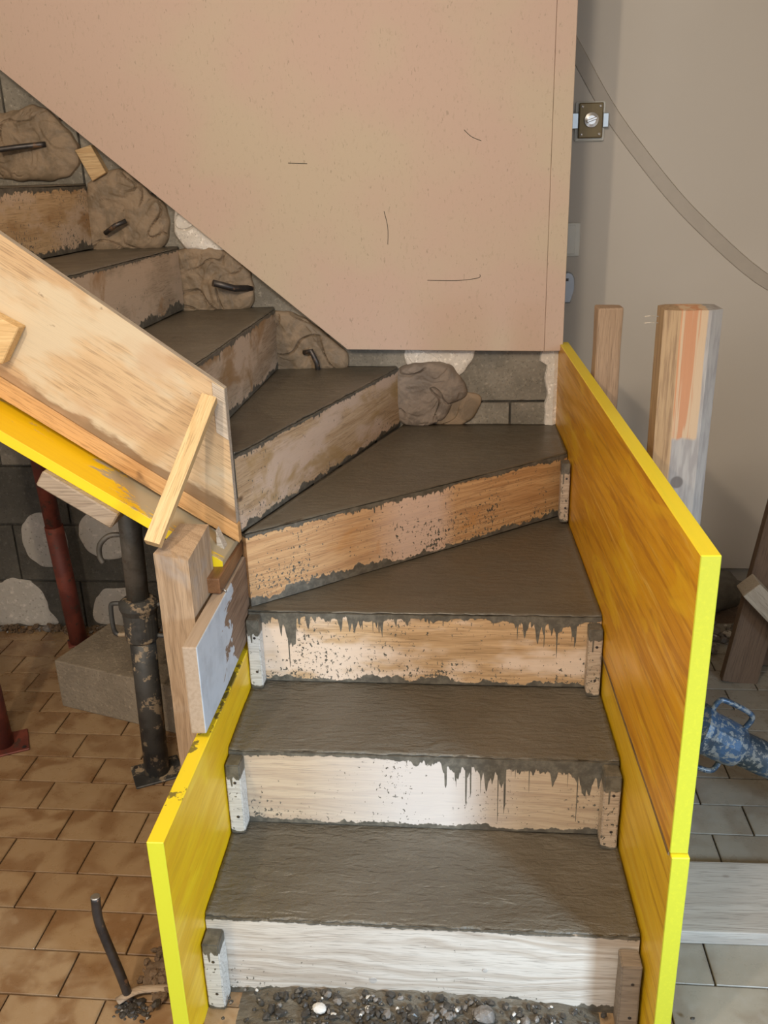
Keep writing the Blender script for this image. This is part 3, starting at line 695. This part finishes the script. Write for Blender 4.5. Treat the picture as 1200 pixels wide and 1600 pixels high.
def riser(mat, p0, p1, z0, label, grp='riser boards', top=.173, bot=0.0, t=T - .003, ex=0.0):
    """p0 to p1: left and right ends of the front face; board lies behind it"""
    a = Vector((p0[0], p0[1], 0)); b = Vector((p1[0], p1[1], 0)); L = (b - a).length; mid = (a + b) / 2
    f = frame((mid.x, mid.y, z0), (b.x, b.y, z0))
    bm = box_bm((-L / 2, .0, bot), (L / 2, t, top), 0)
    es = [q for q in bm.edges if abs(q.verts[0].co.x - q.verts[1].co.x) > L * .9]
    bmesh.ops.subdivide_edges(bm, edges=es, cuts=40, use_grid_fill=True)
    for v in bm.verts:
        v.co.z += (noise.noise(Vector((v.co.x * 30, z0, 0))) * .0018 if v.co.z > top * .5 else 0) + noise.noise(Vector((v.co.x * 3, z0, 2))) * .001
        v.co.y += noise.noise(Vector((v.co.x * 5, v.co.z * 4, z0 + 3))) * .0012
    o = bm_obj('riser_board', bm, M[mat], None, f)
    return tag(o, label, 'board', grp)
riser('riser_1', (XL(Y1) + e, Y1), (XR(Y1) - e, Y1), 0, 'pale whitish riser board at the foot of the stairs behind the gravel', bot=.0)
r1_ = [o for o in C.objects if o.name == 'riser_board'][0]
for a_, b_, q_ in ((-.165, .048, .0075), (.035, .085, .0045)):
    lathe('knot', [(-.002, q_), (.0015, q_ * .95), (.0018, q_ * .4)], (a_, Y1 + .0006, b_), (a_, Y1 - .02, b_), M['timber_grey'], r1_, 18)
riser('riser_2', (XL(Y2) + e, Y2), (XR(Y2) - e, Y2), h, 'riser board between the first and second step, whitened in its middle with drips at right', bot=.006)
riser('riser_3', (XL(Y3) + e, Y3), (XR(Y3) - e, Y3), 2 * h, 'peach riser board below the third step with cement drips at both ends', bot=.006)
riser('riser_4', (-.468, 1.722), (R4R[0] + .001, R4R[1]), 3 * h, 'slanting orange riser board reaching from the inner corner to the yellow board', bot=.006)
riser('riser_5', (-.4745, 1.7235), (R5R[0], 2.588), 4 * h, 'long pinkish slanting riser board reaching the wall beside the grey mortar lump', bot=.006)
riser('riser_6', (-.557, 1.738), (-.557, 2.585), 5 * h, 'riser board with a big brown stain, first one of the upper straight flight', bot=.006)
riser('riser_7', (-.826, 1.738), (-.823, 2.585), 6 * h, 'pale riser board with a rusty stain below the mortar with the steel stub', bot=.006)
riser('riser_8', (-1.070, 1.738), (-1.070, 2.585), 7 * h, 'tan riser board with dark drips, topmost one at the left edge', bot=.006)

# ------------------------------------------------------------------ yellow formwork boards
def side_board(name, y0, y1, z0, z1, side, face, label, ztilt=0.0, zb=None, edge2='edge_top', dx=0.0):
    """27 mm board standing along the stairs; its inner face lies on the stair side line"""
    Xf = XR if side > 0 else XL
    p0 = (Xf(y0) + dx, y0, z0); p1 = (Xf(y1) + dx, y1, z0); L = (Vector(p1) - Vector(p0)).length
    f = frame(p0, p1)
    inner = 0.0; outer = -.027 * side                 # local y points to -X side
    lo, hi = min(inner, outer), max(inner, outer)
    bm = box_bm((0, lo, 0), (L, hi, z1 - z0), 0)
    for v in bm.verts:
        if v.co.z > .01: v.co.z += ztilt * v.co.x / L
        elif zb: v.co.z += zb * v.co.x / L
    bmesh.ops.bevel(bm, geom=bm.edges[:], offset=.0012, segments=1, affect='EDGES')
    bmesh.ops.recalc_face_normals(bm, faces=bm.faces)
    for q in bm.faces:
        nn = q.normal
        if abs(nn.y) > .9: q.material_index = 0
        elif nn.z > .7 or nn.z < -.7: q.material_index = 2
        else: q.material_index = 1
    return tag(bm_obj(name, bm, None, None, f, mats=[M[face], M['edge_r' if side > 0 else 'edge'], M[edge2]]), label, 'board')
side_board('formwork_board', 1.100, 2.592, .4475, .929, 1, 'amber_r', 'upper amber yellow formwork board on the right side of the stairs', .016)
side_board('formwork_board', 1.096, 2.58, 0.0, .4425, 1, 'amber_r2', 'lower amber yellow formwork board on the right, under the bigger one', dx=.0025)
bl_ = side_board('formwork_board', 1.067, 1.72, 0.0, .4575, -1, 'yellow_daylit_l', 'low yellow formwork board on the left side with a pointed worn corner', -.012, edge2='edge_worn')
for o_ in [o for o in C.objects if o.name == 'formwork_board.001']:
    lath = beam('seam_splinter', (XR(1.102) - .0004, 1.102, .4448), (XR(2.56) - .0004, 2.56, .4448), .002, .0050, M['brown_seam'], o_, bev=0, cuts=30, warp=.0016)

# grey plank standing on the left yellow board
gp = beam('grey_plank', (-.4805, 1.337, .556), (-.4885, 1.735, .556), .028, .176, M['grey_plank'], bev=.003, cuts=4, warp=.0015)
tag(gp, 'plank with a patchy blue-grey inner face standing on the left yellow board', 'plank')
bb = beam('wood_block', (-.498, 1.545, .662), (-.500, 1.745, .664), .040, .032, M['brown_wet'], bev=.003, cuts=4, warp=.003, seed=3)
tag(bb, 'dark brown wood block with a bent nail lying on the grey plank', 'block')
tube('nail', [(-.484, 1.560, .652), (-.474, 1.556, .650), (-.470, 1.553, .648)], .0022, M['nail'], bb, 8)

# cleats nailed in the corners
def cleat(x0, x1, y0, y1, z0, z1, mat, label, chamfer=0):
    f = Matrix.Translation(((x0 + x1) / 2, y1, z0)); w = x1 - x0
    bm = box_bm((-w / 2, y0 - y1, 0), (w / 2, 0, z1 - z0), 0)
    es = [q for q in bm.edges if abs(q.verts[0].co.z - q.verts[1].co.z) > .05]
    bmesh.ops.subdivide_edges(bm, edges=es, cuts=5, use_grid_fill=True)
    es = [q for q in bm.edges if len(q.link_faces) == 2 and q.calc_face_angle(0) > .6]
    bmesh.ops.bevel(bm, geom=es, offset=.0022, segments=2, affect='EDGES')
    for v in bm.verts: v.co += noise.noise_vector(v.co * 30 + Vector((x0 * 9, z0 * 9, 0))) * .0012
    o = bm_obj('cleat', bm, M[mat], None, f); tag(o, label, 'cleat', 'cleats holding the riser boards')
    for fz in (.25, .75):
        lathe('nail_head', [(0, .0032), (.0012, .003), (.0016, .001)], ((x0 + x1) / 2 + .003, y0 + .0005, z0 + (z1 - z0) * fz), ((x0 + x1) / 2 + .003, y0 - .02, z0 + (z1 - z0) * fz), M['steel_dark'], o, 10)
    return o
cleat(XL(Y1) + .003, XL(Y1) + .034, Y1 - .040, Y1 - .001, .002, .152, 'cleat_pale', 'pale grey cleat at the left end of the lowest riser board')
cleat(XR(Y1) - .037, XR(Y1) - .003, Y1 - .040, Y1 - .001, .0, .152, 'cleat_dirty', 'dirty brown cleat at the right end of the lowest riser board')
cleat(XL(Y2) + .003, XL(Y2) + .032, Y2 - .040, Y2 - .001, h + .008, 2 * h - .006, 'cleat_pale', 'pale grey cleat in the left corner of the first step')
cleat(XR(Y2) - .034, XR(Y2) - .003, Y2 - .040, Y2 - .001, h + .004, 2 * h - .004, 'cleat', 'worn cleat in the right corner of the first step')
cleat(XL(Y3) + .003, XL(Y3) + .030, Y3 - .035, Y3 - .001, 2 * h + .006, 3 * h - .004, 'cleat_pale', 'cleat with grey paint remains in the left corner of the second step')
cleat(XR(Y3) - .031, XR(Y3) - .003, Y3 - .034, Y3 - .001, 2 * h + .004, 3 * h - .012, 'cleat', 'tan cleat in the right corner of the second step')
cleat(XR(2.26) - .026, XR(2.26) - .004, 2.225, 2.262, 3 * h + .012, 4 * h - .002, 'cleat', 'small upright cleat where the orange riser meets the yellow board')

# ------------------------------------------------------------------ upper flight formwork
def on_slope(x, z_at, slope): return z_at + slope * (x + .476)
sx = Vector((-1, 0, .670)).normalized()
def slope_frame(x, y, z): return frame((x, y, z), (x + .9, y, z - .670 * .9), up=(0, 0, 1))
def slope_poly(name, pts, y0, y1, mat, parent=None, mats=None, edge=None, bev=.001):
    """polygon given in world X,Z, extruded in Y, with local x along the slope of the flight"""
    f = slope_frame(-.476, 0, .70); inv = f.inverted(); q = [(inv @ Vector((a, 0, b))) for a, b in pts]
    return prism(name, [(v.x, v.z) for v in q], y0, y1, mat, 'y', parent, f, bev, mats, edge)
pw = slope_poly('plywood_sheet', [(-.476, 1.020), (-.476, .735), (-1.60, 1.512), (-1.60, 1.851)], 1.692, 1.712, M['ply'], mats=[M['ply'], M['ply_edge']], edge=1)
tag(pw, 'big tan plywood side board of the upper flight', 'board')
pk = slope_poly('plank', [(-.473, .733), (-.473, .694), (-.560, .752), (-1.60, 1.453), (-1.60, 1.510)], 1.690, 1.712, M['plank_or'])
tag(pk, 'narrow orange stained plank between the plywood and the yellow soffit board', 'plank')
# edge veneer strip at the plywood end
slope_poly('edge_lath', [(-.476, 1.018), (-.476, .915), (-.500, .932), (-.500, 1.034)], 1.690, 1.6918, M['ply_edge'], pw)
sf = slope_poly('soffit_board', [(-.486, sof(-.486) - .003), (-.486, sof(-.486) - .029), (-1.75, sof(-1.75) - .029), (-1.75, sof(-1.75) - .003)], 1.600, 2.59, None, mats=[M['edge_top'], M['soffit'], M['soffit_edge']], edge=1)
for p in sf.data.polygons:
    n_ = p.normal
    p.material_index = 1 if abs(n_.z) > .5 else (2 if abs(n_.y) > .5 else 0)
tag(sf, 'bright yellow board under the upper flight with greyed paint at its end', 'board')
for x, l in ((-.755, 'weathered bearer plank on top of the black prop'),):
    c0 = Vector((x, 1.585, sof(x) - .029)); d = Vector((1, 0, -.654)).normalized(); nrm = Vector((.654, 0, 1)).normalized()
    pts = [c0 - d * .078, c0 + d * .088, c0 + d * .088 - nrm * .035, c0 - d * .078 - nrm * .035]
    br = prism('bearer', [(p.x, p.z) for p in pts], 1.585, 2.55, M['bearer'], 'y', bev=.003); tag(br, l, 'plank')
# batten end on the plywood at the left edge
f = Matrix(((1, 0, 0, 0), (0, 1, 0, 1.655), (0, 0, 1, 0), (0, 0, 0, 1)))
bt = prism('batten', [(-.858, 1.148), (-.905, 1.078), (-1.25, 1.275), (-1.205, 1.345)], 1.660, 1.6915, M['pine_new'], 'y', bev=.002)
tag(bt, 'sawn batten end fixed on the plywood at the left edge', 'batten')
lathe('screw', [(0, .004), (.001, .0035), (.0015, .001)], (-.905, 1.660, 1.150), (-.905, 1.64, 1.150), M['steel_dark'], bt, 12)

# left post and brace
pl = [(-.580, 1.482), (-.504, 1.452), (-.503, 1.592), (-.562, 1.596)]
bm = bmesh.new(); R_ = []
for j in range(15):
    z = .762 * j / 14; R_.append([bm.verts.new((x + noise.noise(Vector((x * 9, z * 7, 1))) * .003, y + noise.noise(Vector((y * 9, z * 7, 5))) * .003, z + ((.012 if y > 1.55 else -.004) if j == 14 else 0))) for x, y in pl])
for j in range(14):
    for k in range(4): bm.faces.new((R_[j][k], R_[j][(k + 1) % 4], R_[j + 1][(k + 1) % 4], R_[j + 1][k]))
bm.faces.new(R_[0]); bm.faces.new(R_[14])
es = [q for q in bm.edges if len(q.link_faces) == 2 and q.calc_face_angle(0) > .6]
bmesh.ops.bevel(bm, geom=es, offset=.003, segments=2, affect='EDGES')
fz = Matrix(((0, 1, 0, -.545), (0, 0, 1, 1.55), (1, 0, 0, 0), (0, 0, 0, 1)))
for v in bm.verts: v.co = fz.inverted() @ v.co
po = bm_obj('timber_post', bm, M['post_l'], None, fz); tag(po, 'rough square timber post at the left with a batten leaning on its top', 'post')
bc = beam('brace', (-.574, 1.470, .782), (-.502, 1.676, 1.006), .030, .026, M['pine_new'], up=(.2, -.7, .7), bev=.0015)
tag(bc, 'slim new pine brace from the left post up to the plywood', 'batten')
wc = prism('wedge', [(-.512, .64), (-.497, .65), (-.494, .70), (-.508, .74)], 1.647, 1.672, M['pine_cut'], 'y', bev=.001)
tag(wc, 'thin wooden wedge between the left post and the flight', 'wedge')

# ------------------------------------------------------------------ posts on the right
bm = bmesh.new(); R_ = []
oc = [(-.052, -.034), (-.020, -.046), (.030, -.044), (.052, -.030), (.052, .034), (.020, .046), (-.036, .044), (-.052, .030)]
cx, cy = .4080, 1.735
for j in range(31):
    x = 1.158 * j / 30; ring = []
    for k, (a, b) in enumerate(oc):
        r = 1 + noise.noise(Vector((k * 1.7, x * 3, 2))) * .04
        ring.append(bm.verts.new((x + (noise.noise(Vector((k, 5, 1))) * .006 if j == 30 else 0), -a * r, b * r)))
    R_.append(ring)
for j in range(30):
    for k in range(8): bm.faces.new((R_[j][k], R_[j][(k + 1) % 8], R_[j + 1][(k + 1) % 8], R_[j + 1][k]))
bm.faces.new(R_[0])
c_ = bm.verts.new((1.158 + .006, 0, 0))
for k in range(8): bm.faces.new((R_[30][k], R_[30][(k + 1) % 8], c_))
fz = Matrix(((0, -1, 0, cx), (0, 0, 1, cy), (1, 0, 0, 0), (0, 0, 0, 1)))
fz = fz @ Matrix.Rotation(.0, 4, 'X')
pb = bm_obj('timber_post', bm, M['post_big'], None, fz); tag(pb, 'thick grey post with peeled orange front behind the right yellow board', 'post')
for dz in (0, -.012): tube('splinter', [(.346, 1.70, 1.147 + dz), (.330, 1.695, 1.149 + dz), (.320, 1.69, 1.1485 + dz)], .0009, M['pine_cut'], pb, 5)
ps = beam('timber_post', (.3310, 2.20, 0.0), (.3310, 2.20, 1.098), .060, .062, M['post_small'], up=(0, -1, 0), bev=.005, cuts=10, warp=.003)
tag(ps, 'small rough brown post behind the far end of the right yellow board', 'post')

# ------------------------------------------------------------------ steel props
def prop(name, foot, top, label, mt, mo, r1, r2, split, handle=True, plate=.06, lower_mat=None, collar=True):
    foot, top = Vector(foot), Vector(top); d = (top - foot).normalized(); L = (top - foot).length
    e_ = empty(name, foot); tag(e_, label, 'prop')
    bm = bmesh.new(); b0 = box_bm((-plate, -plate * .8, 0), (plate, plate * .8, .006), .002)
    pl_ = bm_obj('base_plate', b0, lower_mat or mo, e_, Matrix.Translation(foot) @ Matrix.Rotation(.5, 4, 'Z'))
    for sx_, sy_ in ((-.8, .6), (.8, -.6)):
        q = Matrix.Translation(foot) @ Matrix.Rotation(.5, 4, 'Z') @ Vector((plate * sx_, plate * sy_, .0065))
        lathe('bolt_hole', [(0, .006), (.0008, .006)], q, q + Vector((0, 0, 1)), M['steel_dark'], pl_, 10)
    tube('outer_tube', [foot + Vector((0, 0, .005)), foot + d * split], r1, mo, e_, 24)
    tube('inner_tube', [foot + d * split, top], r2, mt, e_, 24)
    if collar:
        lathe('collar', [(0, r1 * 1.02), (.006, r1 * 1.22), (.02, r1 * 1.28), (.075, r1 * 1.30), (.090, r1 * 1.5), (.102, r1 * 1.5), (.112, r1 * 1.1)], foot + d * (split - .10), top, mo, e_, 28)
        s = d.cross(Vector((0, -1, 0))).normalized()
        if handle:
            for sg in (-1, 1):
                b_ = foot + d * (split - .085); u_ = foot + d * (split - .005)
                tube('collar_handle', smooth_path([b_ + s * sg * r1 * 1.2, b_ + s * sg * r1 * 2.0, b_ + s * sg * r1 * 2.25 + d * .02, u_ + s * sg * r1 * 2.25 - d * .01, u_ + s * sg * r1 * 2.0, u_ + s * sg * r1 * 1.3], 4), .006, mo, e_, 8)
    return e_
pr = prop('steel_prop', (-.780, 1.835, 0), (-.776, 1.872, .800), 'black cement-splashed steel prop under the yellow flight board', M['prop_grey'], M['prop_black'], .031, .026, .470)
hk = smooth_path([(-.795, 1.862, .640), (-.825, 1.855, .640), (-.848, 1.850, .620), (-.852, 1.848, .592), (-.846, 1.848, .575)], 5)
tube('locking_pin', hk, .0065, M['prop_grey'], pr, 8)
lathe('pin_hole', [(0, .008), (.001, .008)], (-.770, 1.849, .722), (-.770, 1.80, .722), M['steel_dark'], pr, 12)
prop('steel_prop', (-1.262, 2.49, 0), (-1.283, 2.44, .98), 'dark red steel prop leaning near the block wall', M['rust_red'], M['rust_red'], .028, .025, .42, handle=False, plate=.035, collar=False)
prop('steel_prop', (-1.235, 1.925, 0), (-1.25, 1.90, 1.07), 'pinkish red steel prop at the left edge with a plate foot', M['rust_red'], M['rust_red'], .028, .025, .5, handle=False, plate=.065, collar=False)
# shore on the right, leaning against the yellow board from the side
sh = prop('steel_prop', (1.085, 1.62, .006), (.350, 1.62, .384), 'blue cement-crusted steel shore leaning on the right yellow board', M['prop_blue'], M['prop_blue'], .036, .028, .69, plate=.05)

# ------------------------------------------------------------------ floor clutter, left
blk = empty('building_block', (-1.01, 2.2, 0)); tag(blk, 'dusty grey concrete block lying on the tiles behind the black prop', 'block')
f = Matrix.Translation((-1.158, 2.123, 0)) @ Matrix.Rotation(math.radians(-18), 4, 'Z')
bm = box_bm((0, 0, 0), (.40, .24, .150), .004, 2)
for v in bm.verts:
    v.co += noise.noise_vector(v.co * 20) * .002
bm_obj('block_body', bm, M['block_stone'], blk, f)
rbp = smooth_path([(-.612, 1.175, .0), (-.622, 1.176, .06), (-.636, 1.176, .13), (-.643, 1.172, .19), (-.640, 1.170, .243)], 6)
rr = tube('rebar_stub', rbp, .0085, M['steel_dark'], None, 12); tag(rr, 'bent black steel bar sticking up from the broken tiles', 'rebar')
tp = lathe('cut_end', [(0, .0085), (.0015, .007)], (-.640, 1.170, .2435), (-.639, 1.169, .3), M['nail'], rr, 12)
bs = tube('steel_strip', smooth_path([(-.628, 1.160, .012), (-.606, 1.178, .018), (-.580, 1.190, .013), (-.50, 1.196, .012)], 5), .009, M['bearer'], None, 8)
for v in bs.data.vertices: v.co.z = .012 + (v.co.z - .012) * .45
tag(bs, 'flat rusty steel strip at the foot of the bent bar', 'strip')
dt = rubble('earth_pile', lambda r: (-.545 + max(-.06,min(.04,r.gauss(0, .03))), 1.235 + r.gauss(0, .03), .002 + r.random() * .012), 240, .004, .014, M['dirt'], seed=9)
tag(dt, 'small heap of brown earth beside the left yellow board', 'earth', kind='stuff')
# broken hole edge: dark pit cover made of earth crumbs
dt2 = rubble('earth_pit', lambda r: (-.600 + r.gauss(0, .015), 1.155 + r.gauss(0, .012), .0), 90, .003, .008, M['stone_dark'], seed=12)
tag(dt2, 'dark wet crumbs around the foot of the bent steel bar', 'earth', kind='stuff')

# ------------------------------------------------------------------ gravel in front of the first riser
vs, fs = [], []
nx, ny = 70, 16
for j in range(ny + 1):
    for i in range(nx + 1):
        x = XL(Y1) + .055 + (XR(Y1) - XL(Y1) - .115) * i / nx; y = 1.00 + (Y1 - .001 - 1.00) * j / ny
        hh = .012 + .016 * math.exp(-((x + .12) / .26) ** 2) * (j / ny) ** 1.3
        fall = min(1, (i / nx) / .10, (1 - i / nx) / .08)
        vs.append((x, y, max(.0, (hh + noise.fractal(Vector((x * 40, y * 40, 0)), .8, 2, 4) * .006) * fall)))
for j in range(ny):
    for i in range(nx): a = j * (nx + 1) + i; fs.append((a, a + 1, a + nx + 2, a + nx + 1))
gm = mesh_obj('gravel_bed', vs, fs, M['concrete'], None, smooth=True); tag(gm, 'wet cement and gravel spilled on the floor before the lowest riser', 'gravel', kind='stuff')
rubble('pebbles', lambda r: ((lambda x: (x, r.uniform(1.03, 1.192), .016 + .016 * math.exp(-((x + .12) / .26) ** 2)))(r.gauss(-.08, .17) if r.random() < .75 else r.uniform(-.36, .22))), 900, .0025, .0085, M['stone_dark'], gm, 3, [M['stone_dark'], M['stone']])
rubble('white_pebbles', lambda r: (r.gauss(-.05, .15), r.uniform(1.10, 1.185), .030), 26, .003, .007, M['stone_white'], gm, 8)
for o_ in gm.children: o_['kind'] = 'stuff'
for (x, y, r, m, l) in ((-.255, 1.150, .010, 'stone_white', 'white round pebble at the left of the gravel'), (.035, 1.155, .016, 'stone', 'largest angular stone in the gravel')):
    bm = bmesh.new(); bmesh.ops.create_icosphere(bm, subdivisions=2, radius=r)
    for v in bm.verts: v.co = Vector((v.co.x * 1.3, v.co.y, v.co.z * .7)) * (1 + noise.noise(v.co * 90) * .3) + Vector((x, y, .036))
    tag(bm_obj('stone', bm, M[m]), l, 'stone')
# ------------------------------------------------------------------ floor clutter, right
pf = beam('floor_plank', (.350, 1.462, .016), (1.30, 1.482, .016), .190, .030, M['timber_grey'], bev=.002)
tag(pf, 'wide grey plank lying flat on the tiles at lower right', 'plank')
lt = beam('leaning_timber', (.785, 2.345, .0), (.885, 2.345, .78), .100, .03, M['timber_dark'], up=(0, -1, 0), bev=.003) 
tag(lt, 'dark brown board leaning behind the blue shore', 'board')
pp = beam('pale_plank', (.752, 2.265, .345), (1.05, 2.265, .035), .07, .055, M['timber_pale'], bev=.004)
tag(pp, 'pale plank end poking out beside the leaning board', 'plank')
db = beam('dark_crate_board', (.93, 2.44, .0), (.95, 2.44, .30), .15, .02, M['timber_dark'], up=(0, -1, 0), bev=.003)
tag(db, 'dark board standing under the pale plank end', 'board')
bm = bmesh.new(); bmesh.ops.create_uvsphere(bm, u_segments=28, v_segments=16, radius=1)
for v in bm.verts:
    w_ = 1 + noise.fractal(v.co * 2.2, .8, 2, 4) * .16
    v.co = Vector((v.co.x * .13 * w_, v.co.y * .07 * w_, max(v.co.z, -.75) * .075 * w_)) + Vector((.80, 2.82, .060))
sk = bm_obj('sack', bm, M['sack'], smooth=True); tag(sk, 'slumped grey sack in the dark corner under the door', 'sack')
g2 = rubble('light_rubble', lambda r: (r.uniform(.74, .98), 2.62 + r.gauss(0, .05), .008), 90, .006, .016, M['stone'], seed=21, mats=[M['stone'], M['stone_white']])
tag(g2, 'loose pale rubble on the dark floor behind the leaning board', 'rubble', kind='stuff')

# ------------------------------------------------------------------ steel stubs and wedge in the wall
def stub(pts, r, label):
    o = tube('rebar_stub', pts, r, M['steel_dark'], None, 12); tag(o, label, 'rebar', 'steel bars in the mortar'); return o
stub(smooth_path([(-1.285, 2.535, 1.497), (-1.23, 2.548, 1.503), (-1.164, 2.575, 1.509)], 4), .0075, 'dark steel stub in the topmost mortar lump')
s_ = stub([(-.712, 2.515, 1.135), (-.660, 2.548, 1.115), (-.622, 2.592, 1.110)], .0095, 'thick steel stub in the mortar above the sixth step')
stub([(-.475, 2.565, .928), (-.452, 2.552, .935), (-.438, 2.556, .90), (-.436, 2.562, .866)], .0075, 'small bent steel stub low above the fifth step')
stub([(-1.02, 2.555, 1.272), (-.985, 2.545, 1.292), (-.955, 2.556, 1.304)], .0065, 'thin steel stub in the mortar above the seventh step')
wg = prism('wood_wedge', [(-1.080, 1.491), (-1.034, 1.503), (-1.000, 1.431), (-1.042, 1.410)], 2.566, 2.597, M['orange_wood'], 'y', bev=.0015)
tag(wg, 'small orange wood offcut stuck to the wall between mortar lumps', 'offcut')
ow = beam('wood_scrap', (.225, 1.135, .008), (.262, 1.160, .008), .014, .016, M['orange_wood'], bev=.002)
tag(ow, 'small orange wood scrap by the right cleat on the floor', 'scrap')
